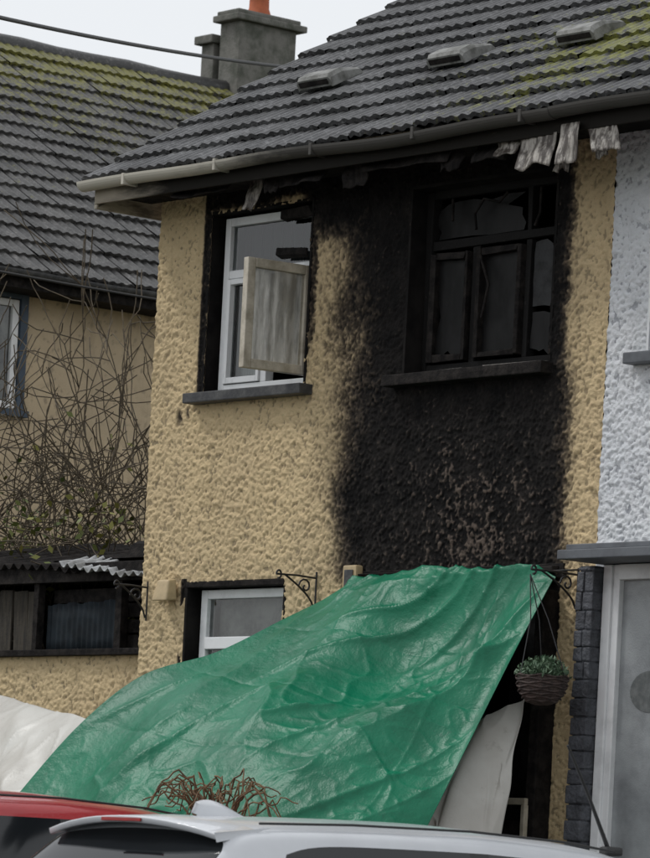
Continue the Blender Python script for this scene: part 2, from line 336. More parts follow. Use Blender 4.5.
curve('dangling_debris',[[(3.3,.1,4.36),(3.25,.08,4.3),(3.12,.07,4.33),(3.02,.09,4.25),(3.05,.08,4.15)],[(3.6,.1,4.36),(3.63,.07,4.2),(3.6,.06,4.12)],[(2.8,.1,4.36),(2.83,.08,4.22)],[(3.1,.08,3.99),(3.2,.07,3.8),(3.15,.07,3.6)]],.009,M_char,house)
boxes('ash_on_sill',[(3.3,3.82,-.04,.06,3.273,3.287),(2.7,3.1,-.03,.06,3.273,3.283)],mat('ash_pale',(.26,.24,.22),.9,(.05,.05,.05),14),house,.003,.004)
boxes('fallen_joists',[(2.2,4.1,.9,1.0,4.2,4.32),(2.7,2.8,.5,2.5,3.3,4.6),(3.5,3.6,.7,.8,2.9,4.7)],M_char,house,.01,.03)
# ---- lower window
x0,x1,z0,z1=W3; y=.07
boxes('lower_window_frame',[(x0+.05,x0+.115,y,y+.07,z0,z1-.03),(x1-.06,x1,y,y+.07,z0,z1-.03),(x0+.115,x1-.06,y,y+.07,z1-.09,z1-.03),(x0+.115,x1-.06,y,y+.07,z0,z0+.06),(x0+.115,x1-.06,y-.012,y+.067,1.60,1.68)],M_upvc,house,.006)
mesh('lower_window_pane',[(x0+.11,y+.03,z0+.05),(x1-.05,y+.03,z0+.05),(x1-.05,y+.03,1.94),(x0+.11,y+.03,1.94)],[(0,1,2,3)],M_glass,house)
curtain('smoked_blind',x0+.1,x1-.02,1.0,2.0,.2,M_blind,house,.012,30)
boxes('lower_window_head',[(x0-.01,x1+.01,-.02,.07,2.0,2.035)],M_char,house,.004)
# ---- ground-floor opening
boxes('burnt_lintel',[(2.28,4.10,-.03,.25,1.985,2.065),(2.3,4.06,-.085,-.03,2.02,2.045)],M_char,house,.006,.008)
boxes('burnt_door_frame',[(2.37,2.45,.03,.12,0,1.98),(3.96,4.035,.03,.12,0,1.98),(3.62,3.69,.03,.12,0,1.98),(3.0,3.07,.03,.12,0,1.98),(2.45,3.96,.033,.117,1.90,1.975),(3.69,3.96,.03,.1,1.36,1.42),(3.69,3.96,.03,.1,.52,.60)],M_ash,house,.006,.006)
boxes('burnt_window_board',[(4.0,4.06,-.14,.0,.42,1.9),(3.72,4.03,-.16,-.10,.40,.52)],M_char,house,.006,.01)
shard('broken_pane',3.70,3.95,.62,1.34,.06,M_smoky2,house,.3,31); shard('broken_pane',3.70,3.95,1.5,1.88,.06,M_smoky2,house,.3,33)
boxes('metal_post',[(4.02,4.05,-.2,-.165,.0,.62),(3.9,4.05,-.20,-.17,.62,.66)],M_upvcs,house,.004)
# ---- eaves
def gutmat(name,clean,sooty,a,b_,spec=.4):
    m,nt,b=nmat(name); tc=N(nt,'ShaderNodeTexCoord'); sx=N(nt,'ShaderNodeSeparateXYZ'); L(nt,tc.outputs['Object'],sx.inputs[0])
    k=math_(nt,'ADD',ramp(nt,sx.outputs[0],a,b_),math_(nt,'MULTIPLY',math_(nt,'SUBTRACT',noise_(nt,6,4,.7,stretch=(.5,1,3)),.5),1.0))
    L(nt,mixc(nt,math_(nt,'MULTIPLY',ramp(nt,k,.1,.9),.97),clean,sooty),b.inputs['Base Color']); b.inputs['Roughness'].default_value=.6; b.inputs['Specular IOR Level'].default_value=spec
    return m
M_gut=gutmat('sooty_gutter',(.52,.49,.42),(.045,.042,.039),.5,2.3,.3)
M_fas=gutmat('sooty_fascia',(.36,.32,.26),(.008,.0076,.0072),-.35,.9,.05)
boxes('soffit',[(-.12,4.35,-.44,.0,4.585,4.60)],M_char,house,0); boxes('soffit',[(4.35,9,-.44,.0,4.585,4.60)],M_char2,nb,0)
boxes('fascia_board',[(-.14,4.35,-.462,-.442,4.52,4.66)],M_fas,house,.003); boxes('fascia_board',[(4.352,9,-.462,-.442,4.52,4.66)],M_fas,nb,.003)
boxes('soffit_box_end',[(-.15,-.12,-.455,.3,4.49,4.66)],M_fascia,house,.004)
def gutter(name,xa,xb,yy,zz,r,m,parent,axis='x'):
    v=[];f=[]; n=12; segs=int((xb-xa)/.25)+1
    prof=[(r*math.cos(math.pi+math.pi*i/n),r*math.sin(math.pi+math.pi*i/n)) for i in range(n+1)]
    prof+= [(a*.9,b*.9) for a,b in reversed(prof)]
    for s in range(segs+1):
        x=xa+(xb-xa)*s/segs; sg=.005*math.sin(s*.9)-(.022*math.exp(-((x-3.1)/.7)**2) if axis=='x' else 0)
        for a,b in prof: v.append((x,yy+a,zz+b+sg) if axis=='x' else (yy+a,x,zz+b+sg))
    k=len(prof)
    for s in range(segs):
        for i in range(k): f.append((s*k+i,s*k+(i+1)%k,(s+1)*k+(i+1)%k,(s+1)*k+i))
    f.append(tuple(range(k))); f.append(tuple(segs*k+i for i in range(k)))
    v0=len(v); v+= [(v[i][0],v[i][1],v[i][2]) for i in range(n+1)]; f.append(tuple(range(v0,v0+n+1)))
    return mesh(name,v,f,m,parent,False)
gutter('gutter',-.19,4.349,-.522,4.655,.06,M_gut,house); gutter('gutter',4.351,9,-.522,4.655,.06,M_gut,nb)
boxes('gutter_brackets',[(x,x+.025,-.585,-.46,4.59,4.665) for x in(.3,1.25,2.2,3.15,4.1)],M_gut,house,.004)
def rag(name,x,yy,z,w,h,m,parent,seed,tilt=.0,amp=.03,rib=.004):
    nx,nz=18,12; v=[];f=[]
    for j in range(nz+1):
        for i in range(nx+1):
            s=i/nx;t=j/nz
            d=noise.noise(Vector((s*1.4+seed,t*1.6,seed*1.7)))*amp+rib*math.sin(s*30+seed)
            v.append((x+w*(s-.5)*(1-.12*t)+tilt*t*h, yy-.05*t+d, z-h*t*(1+.22*noise.noise(Vector((s*2.4,seed,0))))))
    for j in range(nz):
        for i in range(nx):
            a=j*(nx+1)+i; f.append((a,a+1,a+nx+2,a+nx+1))
    o=mesh(name,v,f,m,parent,True); md=o.modifiers.new('t','SOLIDIFY'); md.thickness=.006; return o
mp=empty('melted_soffit_panel'); mp.parent=house
for k,(x,z,w,h,t,yy) in enumerate([(4.14,4.53,.34,.19,.05,-.44),(4.32,4.53,.12,.22,-.1,-.36),(4.46,4.56,.17,.24,.05,-.49),(4.66,4.56,.24,.19,.55,-.44),(4.58,4.53,.12,.16,.3,-.34),(3.85,4.54,.2,.10,.1,-.40)]):
    rag('melted_strip_%d'%k,x,yy,z,w,h,M_plast,mp,k*3+1,t)
rag('melted_strip_left',1.30,-.25,4.585,.13,.20,M_plast,mp,33,-.1,.05)
for x,w,h,sd in((2.9,.9,.11,41),(1.9,.5,.12,44),(.9,.6,.09,48),(2.4,.25,.18,51),(3.3,.2,.17,53),(1.6,.15,.14,55),(3.65,.35,.15,57)): rag('charred_strip',x,-.34,4.585,w,h,M_char,mp,sd,.0,.05)
# ---- tiled roofs
def tile_roof(name,origin,along,up,n_along,n_up,tw,gauge,m,parent,mossfn,seed=0,NR=3):
    r=random.Random(seed); A=Vector(along);U=Vector(up);NRM=A.cross(U).normalized()
    if NRM.z<0: NRM=-NRM
    v=[];f=[];rn=[];ms=[]; K=NR*5; O=Vector(origin)
    for j in range(n_up):
        rowoff=r.uniform(-.01,.01)
        for i in range(n_along):
            rr=min(1,max(0,r.gauss(.45,.3))); t0=.036+r.uniform(-.006,.010); sk=r.uniform(-.006,.006); b=len(v)
            off=r.uniform(-.008,.008)
            for (vv,lift) in((-.03,t0),(gauge,.004)):
                for k in range(K+1):
                    s=k/K; ph=(s*NR)%1.0
                    q=abs(ph-.5); roll=.018*(max(0.,1-q/.34))**.6 if q<.34 else 0
                    u=(i+.015+s*.97)*tw+rowoff
                    v.append(O+A*u+U*(j*gauge+vv+off+sk*(s-.5)*2)+NRM*(lift+roll))
            for k in range(K+1): v.append(v[b+k]-NRM*.030)
            for k in range(K):
                f.append((b+k,b+k+1,b+K+1+k+1,b+K+1+k)); f.append((b+k,b+2*(K+1)+k,b+2*(K+1)+k+1,b+k+1))
            c=v[b+K//2]; mo=mossfn(c)
            rn+= [rr]*(3*(K+1)); ms+=[mo]*(3*(K+1))
    o=mesh(name,v,f,m,parent)
    a=o.data.attributes.new('rnd','FLOAT','POINT'); a.data.foreach_set('value',rn)
    a=o.data.attributes.new('moss','FLOAT','POINT'); a.data.foreach_set('value',ms)
    return o
pitch=math.atan(.62); g=.30; up=(0,math.cos(pitch),math.sin(pitch)); nup=18
mf=lambda c: .09+.62*max(0,min(1,(c.x-2.1)/1.4))*max(0,1-abs(c.y-.45)/1.9)+.22*noise.noise(c*1.1)
tile_roof('tiled_roof',(-.16,-.52,4.665),(1,0,0),up,15,nup,.3007,g,M_tile,house,mf,1)
tile_roof('tiled_roof',(4.352,-.52,4.665),(1,0,0),up,15,nup,.31,g,M_tile,nb,mf,2)
yr=-.52+math.cos(pitch)*g*nup; zr=4.665+math.sin(pitch)*g*nup
mesh('roof_deck',[(-.14,-.44,4.68),(9,-.44,4.68),(9,yr,zr),(-.14,yr,zr),(-.14,2*yr+.44,4.68),(9,2*yr+.44,4.68)],[(0,1,2,3),(3,2,5,4)],M_char,house)
curve('ridge_tiles',[[(-.16,yr,zr-.02),(9,yr,zr-.02)]],.11,M_tile,house)
def strip(name,p0,p1,w,h,m,parent):
    p0=Vector(p0);p1=Vector(p1);v=[]
    for p in(p0,p1):
        for a in(0,w):
            for b in(0,-h): v.append(p+Vector((a,0,b)))
    return mesh(name,v,[(0,1,3,2),(4,6,7,5),(0,4,5,1),(2,3,7,6),(0,2,6,4),(1,5,7,3)],m,parent)
strip('barge_board',(-.14,-.44,4.67),(-.14,yr,zr-.02),.02,.17,M_fascia,house)
strip('verge_mortar',(-.165,-.52,4.685),(-.165,yr,zr+.015),.03,.035,M_conc,house)
M_vent=mat('vent_tile_grey',(.24,.24,.23),.6,(.09,.09,.08),9,.3,40)
for k,x in enumerate((1.07,2.35,3.53)):
    v=[];f=[]
    yv=.40; zb=4.665+(yv+.52)*.62+.03
    sx=.17
    prof=[(0,.03),(0,.09),(.02,.108),(.12,.105),(.27,.045),(.29,0)]
    for s in(-sx,-sx+.02,sx-.02,sx):
        e=1 if abs(s)<sx-.001 else .75
        for (a,b) in prof: v.append((x+s,yv+a*math.cos(pitch)-b*e*math.sin(pitch),zb+a*math.sin(pitch)+b*e*math.cos(pitch)))
    n=len(prof)
    for s in range(3):
        for i in range(n-1): f.append((s*n+i,s*n+i+1,(s+1)*n+i+1,(s+1)*n+i))
    f+= [tuple(range(n)),tuple(3*n+i for i in range(n))]
    mesh('roof_vent_%d'%k,v,f,M_vent,house)
    cs,sn=math.cos(pitch),math.sin(pitch)
    P=lambda s,a,b:(x+s,yv+a*cs-b*sn,zb+a*sn+b*cs)
    mesh('roof_vent_slot_%d'%k,[P(-sx+.025,-.004,.045),P(sx-.025,-.004,.045),P(sx-.025,-.004,.08),P(-sx+.025,-.004,.08)],[(0,1,2,3)],M_char,house)
# ---- fittings
bb=empty('alarm_bell_box'); 
v=[(.24,-.03,1.92),(.42,-.03,1.92),(.40,-.03,2.06),(.26,-.03,2.06),(.25,-.12,1.91),(.41,-.12,1.91),(.39,-.09,2.05),(.27,-.09,2.05)]
o=mesh('bell_cover',v,[(0,1,2,3),(4,7,6,5),(0,4,5,1),(3,2,6,7),(0,3,7,4),(1,5,6,2)],M_bell,bb); md=o.modifiers.new('b','BEVEL'); md.width=.012; md.segments=3
mb=empty('meter_box'); boxes('meter_cover',[(2.13,2.26,-.07,-.01,1.93,2.10)],M_bell,mb,.012); boxes('meter_door',[(2.155,2.235,-.078,-.072,1.96,2.07)],M_sill,mb,.002)
curve('meter_cable',[[(2.2,-.02,1.93),(2.21,-.03,1.6),(2.2,-.02,1.0)]],.008,M_cable,mb)
def scroll(name,x,z,ln,dirx=0.):
    e=empty(name,(x,-.02,z)); L_=[]
    def P(a,b): return (dirx*a,-a,b)
    L_.append([P(0,.10),P(0,-.16)]); L_.append([P(0,.06),P(ln*.5,.065),P(ln,.06)])
    L_.append([P(ln+.02*math.cos(t)-.02+.0,.06+.025*math.sin(t)+.0) for t in [i*.5 for i in range(11)]])
    L_.append([P(.01+ (ln*.75)*(i/12), -.14+.2*(i/12)**.6) for i in range(13)])
    L_.append([P(.09+(.055-.004*i)*math.cos(i*.6),-.0+(.055-.004*i)*math.sin(i*.6)) for i in range(13)])
    curve('iron_scroll',L_,.0065,M_iron,e); return e
scroll('basket_bracket',.08,1.95,.28); scroll('basket_bracket',1.82,1.97,.33); sc=scroll('basket_bracket',4.22,1.93,.38)
hb=empty('hanging_basket',(4.385,-.42,1.36)); R0=.15
v=[];f=[];n=28;rings=9
for j in range(rings+1):
    a=math.pi/2*j/rings
    for i in range(n):
        t=2*math.pi*i/n; w=1+.035*math.sin(i*math.pi+j*math.pi); v.append((R0*math.cos(a)**.8*w*math.cos(t),R0*math.cos(a)**.8*w*math.sin(t),-.17*math.sin(a)))
for j in range(rings):
    for i in range(n): f.append((j*n+i,j*n+(i+1)%n,(j+1)*n+(i+1)%n,(j+1)*n+i))
mesh('wicker_bowl',v,f,M_wick,hb)
curve('woven_rings',[[(R0*math.cos(a)**.8*1.02*math.cos(t*.2618),R0*math.cos(a)**.8*1.02*math.sin(t*.2618),-.17*math.sin(a)+.006*math.sin(t*math.pi/2*1+k*math.pi)) for t in range(25)] for k,a in enumerate([0,.12,.25,.38,.52,.66,.82,1.0])],.006,M_wick,hb)
curve('chains',[[(R0*math.cos(t),R0*math.sin(t),0),(R0*.4*math.cos(t)-.05,R0*.4*math.sin(t)-.0+.0,.33),(-.16,.01,.60)] for t in(.3,2.4,4.5)],.0035,M_iron,hb)
def leaves(name,cent,rad,count,size,m,parent,seed=2):
    r=random.Random(seed); v=[];f=[]
    for c in range(count):
        d=Vector((r.gauss(0,1),r.gauss(0,1),abs(r.gauss(0,1)))).normalized()*r.uniform(.35,1)
        p=Vector(cent)+Vector((d.x*rad[0],d.y*rad[1],d.z*rad[2]))
        a=Vector((r.gauss(0,1),r.gauss(0,1),r.gauss(0,1)+.8)).normalized(); b=a.cross(Vector((r.gauss(0,1),r.gauss(0,1),r.gauss(0,1)))).normalized(); s=size*r.uniform(.6,1.5); k=len(v)
        v+=[p-a*s,p+b*s*.35,p+a*s,p-b*s*.35]; f.append((k,k+1,k+2,k+3))
    return mesh(name,v,f,m,parent)
leaves('heather',(0,0,0),(.165,.165,.12),1600,.015,M_heath,hb)
# ---- neighbour porch
blk=[];r=random.Random(4); z=0.
while z<2.03:
    h=min(r.uniform(.085,.13),2.03-z); 
    if h<.03: break
    j=r.uniform(0,.010)
    if r.random()<.45: c_=4.335+r.uniform(.04,.09); blk+= [(4.335-j*.6,c_-.003,-.13-j,-.0,z+.003,z+h-.003),(c_+.003,4.468,-.13-r.uniform(0,.01),0,z+.003,z+h-.003)]
    else: blk.append((4.335-j*.6,4.468,-.13-j,-.0,z+.003,z+h-.003))
    z+=h
boxes('stone_pier',blk,M_stone,nb,.009,.004); boxes('pier_core',[(4.345,4.46,-.12,-.0,0,2.03)],M_stone,nb,0)
boxes('porch_canopy',[(4.41,9,-.38,-.0,2.045,2.10),(4.44,9,-.34,-.0,2.101,2.135)],M_lead,nb,.006)
boxes('porch_door_frame',[(4.475,4.545,-.06,.02,0,2.04),(4.545,4.60,-.045,.02,.06,2.04),(4.60,6.2,-.06,.02,1.95,2.04),(4.6,6.2,-.06,.02,0,.10),(5.3,5.4,-.06,.02,.1,1.95)],M_upvc,nb,.006)
mesh('porch_glazing',[(4.6,-.01,.1),(6.2,-.01,.1),(6.2,-.01,1.95),(4.6,-.01,1.95)],[(0,1,2,3)],M_doorglass,nb)
mesh('etched_oval',[(4.86,-.014,1.3)]+[(4.86+.16*math.cos(t*.2618),-.014,1.3+.12*math.sin(t*.2618)) for t in range(24)],[(0,1+i,1+(i+1)%24) for i in range(24)],mat('etched_grey',(.12,.13,.13),.3,(.2,.21,.21),20),nb)
boxes('window_frame',[(4.71,4.78,.03,.1,3.28,4.44),(4.78,5.9,.03,.1,3.28,3.34),(4.78,5.9,.03,.1,4.38,4.44),(5.28,5.34,.03,.1,3.34,4.38)],mat('blue_black_frame',(.03,.05,.08),.5),nb,.005)
mesh('window_pane',[(4.78,.06,3.34),(5.9,.06,3.34),(5.9,.06,4.38),(4.78,.06,4.38)],[(0,1,2,3)],M_glass,nb)
# ---- background house
BW=[(4.0,4.72,4.2,5.18)]
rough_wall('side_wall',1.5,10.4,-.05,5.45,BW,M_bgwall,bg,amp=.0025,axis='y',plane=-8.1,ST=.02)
boxes('rear_walls',[(-16.1,-8.13,-3,10.4,-.05,5.4)],M_bgwall,bg,0)
boxes('wall_south',[(-8.2,-8.1,-3,1.5,-.05,5.45)],M_bgwall,bg,0)
boxes('window_recess',[(-8.129,-8.12,4.0,4.72,4.2,5.18)],M_blind,bg,0)
boxes('window_surround',[(-8.1,-8.05,4.70,4.78,4.15,5.22),(-8.1,-8.05,4.0,4.70,5.16,5.22),(-8.12,-8.02,3.9,4.82,4.12,4.18)],mat('slate_blue_paint',(.05,.075,.11),.6),bg,.004)
boxes('window_frame',[(-8.115,-8.07,4.62,4.69,4.19,5.15),(-8.115,-8.07,4.0,4.62,5.09,5.15),(-8.115,-8.07,4.0,4.62,4.19,4.25),(-8.115,-8.075,4.35,4.41,4.25,5.09)],M_upvc,bg,.004)
mesh('window_pane',[(-8.1,4.0,4.2),(-8.1,4.65,4.2),(-8.1,4.65,5.1),(-8.1,4.0,5.1)],[(0,1,2,3)],M_glass,bg)
run=4.3;rise=2.98; pl=math.atan2(rise,run); upb=(-math.cos(pl),0,math.sin(pl))
mf2=lambda c: .08+.62*max(0,(c.z-6.1)/2.1)+.2*noise.noise(c*.8)
sl=math.hypot(run,rise); nub=18
tile_roof('tiled_roof',(-7.7,-3,5.36),(0,1,0),upb,44,nub,.309,sl/nub,M_tile2,bg,mf2,5)
mesh('roof_deck',[(-7.75,-3,5.36),(-7.75,10.6,5.36),(-12,10.6,8.29),(-12,-3,8.29),(-16.3,-3,5.36),(-16.3,10.6,5.36)],[(0,1,2,3),(3,2,5,4),(1,5,2)],M_char,bg)
curve('ridge_tiles',[[(-12,-3,8.31)]+[(-12,-3+i*.45,8.31+.01*math.sin(i*2)) for i in range(1,31)]+[(-12,10.6,8.31)]],.10,M_tile2,bg)
gutter('gutter',-3,10.6,-7.65,5.34,.06,M_sill,bg,'y'); boxes('soffit_fascia',[(-8.1,-7.72,-3,10.6,5.20,5.34)],M_char,bg,0)
cx=-11.95
boxes('chimney_stack',[(cx-.16,cx+.16,9.98,10.74,7.2,9.02)],M_conc,bg,.01); boxes('chimney_cap',[(cx-.20,cx+.22,9.90,10.84,9.02,9.09),(cx-.18,cx+.18,9.94,10.78,9.091,9.14)],M_conc,bg,.015)
boxes('rear_stack',[(cx-.46,cx-.26,9.98,10.3,7.0,8.83)],M_conc,bg,.01); boxes('rear_stack_cap',[(cx-.52,cx-.22,9.92,10.36,8.83,8.92)],M_conc,bg,.015)
def lathe(name,prof,c,m,parent,n=20):
    v=[];f=[]
    for r_,z_ in prof:
        for i in range(n): v.append((c[0]+r_*math.cos(2*math.pi*i/n),c[1]+r_*math.sin(2*math.pi*i/n),c[2]+z_))
    for j in range(len(prof)-1):
        for i in range(n): f.append((j*n+i,j*n+(i+1)%n,(j+1)*n+(i+1)%n,(j+1)*n+i))
    return mesh(name,v,f,m,parent,True)
lathe('chimney_pot',[(.13,0),(.12,.04),(.105,.08),(.10,.30),(.12,.32),(.12,.36),(.08,.36),(.08,.1)],(cx,10.35,9.14),M_terra,bg)
# ------------------------------------------------------------------ yard wall, shed
yw=empty('yard_wall')
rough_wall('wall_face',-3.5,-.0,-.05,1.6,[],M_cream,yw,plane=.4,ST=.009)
boxes('wall_core',[(-3.5,-.02,.41,.6,-.05,1.59)],M_bgwall,yw,0); boxes('wall_coping',[(-3.5,-.02,.33,.62,1.60,1.645)],M_char,yw,.006)
sh=empty('lean_to_shed')
boxes('shed_posts',[(-1.80,-1.74,.42,.49,1.64,2.25),(-.85,-.78,.42,.49,1.64,2.2),(-.1,-.03,.42,.49,1.64,2.2),(-3.4,-.02,.40,.50,2.12,2.25)],M_char,sh,.005,.006)
boxes('shed_planks',[(-2.32+i*.175,-2.16+i*.175,.50+.01*(i%2),.52+.01*(i%2),1.64,2.09-.01*i) for i in range(3)],M_wood,sh,.003,.006)
boxes('shed_slats',[(-1.74,-.1,.56,.58,1.66+k*.11,1.755+k*.11) for k in range(4)],M_char,sh,.003,.004)
room('shed_interior',-3.4,-.02,.62,3.,0,2.3,M_char,sh)
def corr(name,org,a,b,na,nb_,amp,per,m,parent):
    org=Vector(org);a=Vector(a);b=Vector(b);nr=a.cross(b).normalized(); v=[];f=[];la=a.length
    for j in range(nb_+1):
        for i in range(na+1):
            v.append(org+a*(i/na)+b*(j/nb_)+nr*amp*math.cos(i/na*la/per*2*math.pi)+Vector((0,0,.03*noise.noise(Vector((i*.05,j*.7,org.x))))))
    for j in range(nb_):
        for i in range(na):
            k=j*(na+1)+i; f.append((k,k+1,k+na+2,k+na+1))
    o=mesh(name,v,f,m,parent,True); md=o.modifiers.new('s','SOLIDIFY'); md.thickness=.006; return o
corr('corrugated_door',(-1.72,.5,1.62),(.85,0,0),(0,0,.36),110,3,.006,.06,M_corrd,sh)
corr('corrugated_roof',(-1.35,.30,2.24),(1.35,0,-.16),(-.15,.35,.08),130,4,.016,.095,M_corr,sh)
corr('corrugated_roof_loose',(-1.55,1.25,2.56),(1.35,.1,.0),(-.08,.9,.28),130,5,.024,.12,M_corr,sh)
corr('corrugated_roof_far',(-3.4,.36,2.30),(2.2,0,-.10),(0,1.8,.30),150,5,.02,.11,M_char,sh)
boxes('roof_debris',[(-1.4,-.5,.95,1.0,2.34,2.44),(-.8,-.2,.9,1.0,2.28,2.40)],M_char,sh,.004,.03)
# ------------------------------------------------------------------ shrubs / trees
def grow(lines,p,d,ln,r,depth,rnd,curl=.35,upb=.15,ch=(2,4)):
    pts=[p.copy()];rad=[r]; n=5
    for i in range(n):
        d=(d+Vector((rnd.gauss(0,1),rnd.gauss(0,1),rnd.gauss(0,1)))*curl*.35+Vector((0,0,upb*.3))).normalized()
        p=p+d*ln/n; pts.append(p.copy()); rad.append(max(.0045,r*(1-.5*(i+1)/n)))
        if depth>0 and i>=1:
            for _ in range(rnd.randint(*ch)-1 if i<n-1 else rnd.randint(*ch)):
                if rnd.random()<.76:
                    nd=(d+Vector((rnd.gauss(0,1),rnd.gauss(0,1),rnd.gauss(0,1)))*.7).normalized()
                    grow(lines,p.copy(),nd,ln*rnd.uniform(.5,.8),max(.0045,rad[-1]*.66),depth-1,rnd,curl,upb,ch)
    lines.append((pts,rad))
tree=empty('bare_shrub_tree',(-4.15,2.4,0)); lines=[];rn=random.Random(11)
for k in range(38):
    a=rn.uniform(0,6.28); grow(lines,Vector((.35*math.cos(a),.35*math.sin(a),.6)),Vector((.5*math.cos(a),.5*math.sin(a),1)).normalized(),1.75+rn.uniform(-.4,.5),.034,3,rn,.5,.10,(1,3))
if len(lines)>12000: lines=rn.sample(lines,12000)
curve('branches',lines,.01,M_bark,tree,0)
tips=[Vector(l[0][-1]) for l in lines if 1.9<Vector(l[0][-1]).z<3.5]
v=[];f=[]
for t in tips:
    for _ in range(3 if t.z<2.9 else 1):
        if rn.random()<(.75 if t.z<2.85 else .06):
            p=t+Vector((rn.gauss(0,.06),rn.gauss(0,.06),rn.gauss(0,.06))); a=Vector((rn.gauss(0,1),rn.gauss(0,1),rn.gauss(0,1))).normalized(); b=a.cross(Vector((rn.gauss(0,1),.3,rn.gauss(0,1)))).normalized(); s=.036; k=len(v)
            v+=[p-a*s,p+b*s*.6,p+a*s,p-b*s*.6]; f.append((k,k+1,k+2,k+3))
mesh('leaves',v,f,M_leaf,tree)
ds=empty('dead_shrub',(3.38,-1.98,0)); lines=[]
for k in range(48):
    a=rn.uniform(0,6.28); q=rn.uniform(.28,.66); pts=[];rad=[]
    hh=rn.uniform(.56,.74); fall=rn.uniform(1.5,2.8)
    for i in range(16):
        t=i/15; pts.append(Vector((math.cos(a)*q*t+.08*noise.noise(Vector((k,t*4,0))),math.sin(a)*q*.6*t+.08*noise.noise(Vector((k,t*4,8))),hh*math.sin(min(t*fall,3))**.7*(1-.1*t)+.09*noise.noise(Vector((k,t*5,3)))))); rad.append(.0055*(1-.6*t)+.0015)
    lines.append((pts,rad))
curve('twigs',lines,.01,M_deadtw,ds,1)
# ------------------------------------------------------------------ tarpaulin
def pl_(pts,t):
    pts=[Vector(p) for p in pts]; n=len(pts)-1; x=t*n; i=min(int(x),n-1); u=x-i
    p0=pts[max(i-1,0)];p1=pts[i];p2=pts[i+1];p3=pts[min(i+2,n)]
    return .5*((2*p1)+(p2-p0)*u+(2*p0-5*p1+4*p2-p3)*u*u+(3*p1-p0-3*p2+p3)*u*u*u)
def coons(name,top,bot,lef,rig,n,m,parent,wr,bulge):
    v=[];f=[]
    c00=Vector(top[0]);c10=Vector(top[-1]);c01=Vector(bot[0]);c11=Vector(bot[-1])
    T=[pl_(top,i/n) for i in range(n+1)];B=[pl_(bot,i/n) for i in range(n+1)]
    for j in range(n+1):
        t=j/n; lf=pl_(lef,t); rt=pl_(rig,t)
        for i in range(n+1):
            s=i/n
            p=T[i]*(1-t)+B[i]*t+lf*(1-s)+rt*s-(c00*(1-s)*(1-t)+c10*s*(1-t)+c01*(1-s)*t+c11*s*t)
            v.append(p+bulge(s,t)+wr(s,t,p))
    for j in range(n):
        for i in range(n):
            a=j*(n+1)+i; f.append((a,a+1,a+n+2,a+n+1))
    o=mesh(name,v,f,m,parent,True); md=o.modifiers.new('t','SOLIDIFY'); md.thickness=.004; return o
NT=Vector((-.1,-.62,.78))
def crease(x,w=.35): return math.exp(-abs(x)/w*3)
tri=lambda a:abs(((a/math.pi)%2)-1)
def wr_t(s,t,p):
    e=min(1,7*min(s,1-s,t*1.5+.1))
    dx,dy=(1-s)*3.0,t*2.2; r1=math.hypot(dx,dy); an=math.atan2(dy,dx+.001)
    w1=noise.noise(p*.7)*1.3
    h=.21*(tri(an*6.5+w1)**2.0)*min(1,r1*.7)*math.exp(-r1*.30)
    dx,dy=s*3.0,t*2.2; r2=math.hypot(dx,dy); an2=math.atan2(dy,dx+.001)
    h+=.15*(tri(an2*5+1+w1*1.2)**2.1)*min(1,r2*.7)*math.exp(-r2*.36)
    h+=.08*noise.noise(p*1.1+Vector((2,7,0)))
    u=p.x*.75-p.z*.9+.3*noise.noise(p*.8); c1=noise.noise(Vector((u*3.0,(p.x+p.z)*.5,3)))
    h+=.060*crease(c1,.26)*(.55+noise.noise(p*1.5+Vector((9,1,4))))
    m_=max(0,min(1,.55+1.5*noise.noise(p*1.2+Vector((21,3,9)))))
    c2=noise.noise(p*2.6+Vector((4,4,4))); h+=.020*crease(c2,.26)*m_
    c3=noise.noise(p*6.0+Vector((14,2,4))); h+=.008*crease(c3,.38)*m_
    h+=.003*noise.noise(p*14)
    for q in (.25,.5,.75): h+=.007*math.exp(-abs(s-q)*130)-.007*math.exp(-abs(t-q)*110)
    return NT*h*e+ Vector((0,0,.02*math.sin(s*17)*(1 if t<.03 else 0)))
def bul_t(s,t):
    rd=math.exp(-((s-.26-.12*t)/.13)**2)*math.sin(math.pi*min(1,t*1.05))
    l2=math.exp(-((s-.62)/.12)**2-((t-.55)/.2)**2)*.10+math.exp(-((s-.42)/.09)**2-((t-.8)/.14)**2)*.08
    sag=-math.sin(math.pi*s)*math.sin(math.pi*t)*.26
    return NT*(rd*.16+sag+l2)
tarp=empty('green_tarpaulin_sheet')
coons('tarp_sheet',[(2.20,-.12,1.93),(2.7,-.10,1.955),(3.16,-.08,1.96),(3.7,-.09,1.962),(4.18,-.16,1.985)],
 [(1.15,-1.82,.50),(2.1,-1.9,.32),(3.0,-1.85,.32),(3.70,-1.7,.34),(4.1,-1.45,.36),(4.28,-1.2,.38)],
 [(2.20,-.12,1.93),(2.12,-.5,1.73),(1.95,-.9,1.49),(1.66,-1.25,1.32),(1.42,-1.55,.98),(1.15,-1.82,.50)],
 [(4.18,-.16,1.985),(4.21,-.5,1.48),(4.25,-.86,.92),(4.28,-1.2,.38)],300,M_tarp,tarp,wr_t,bul_t)
coons('tarp_side_flap',[(2.20,-.12,1.93),(2.12,-.5,1.73),(1.95,-.9,1.49),(1.66,-1.25,1.30),(1.42,-1.55,.98),(1.15,-1.82,.50)],
 [(1.75,-.10,.6),(1.62,-.5,.5),(1.5,-.9,.4),(1.3,-1.2,.4),(1.2,-1.5,.35),(1.1,-1.8,.3)],
 [(2.20,-.12,1.93),(1.95,-.1,1.2),(1.75,-.10,.6)],[(1.15,-1.82,.50),(1.12,-1.8,.4),(1.1,-1.8,.3)],40,M_tarp,tarp,lambda s,t,p:Vector((-.03,0,0))*math.sin(s*20)*t,lambda s,t:Vector((0,0,0)))
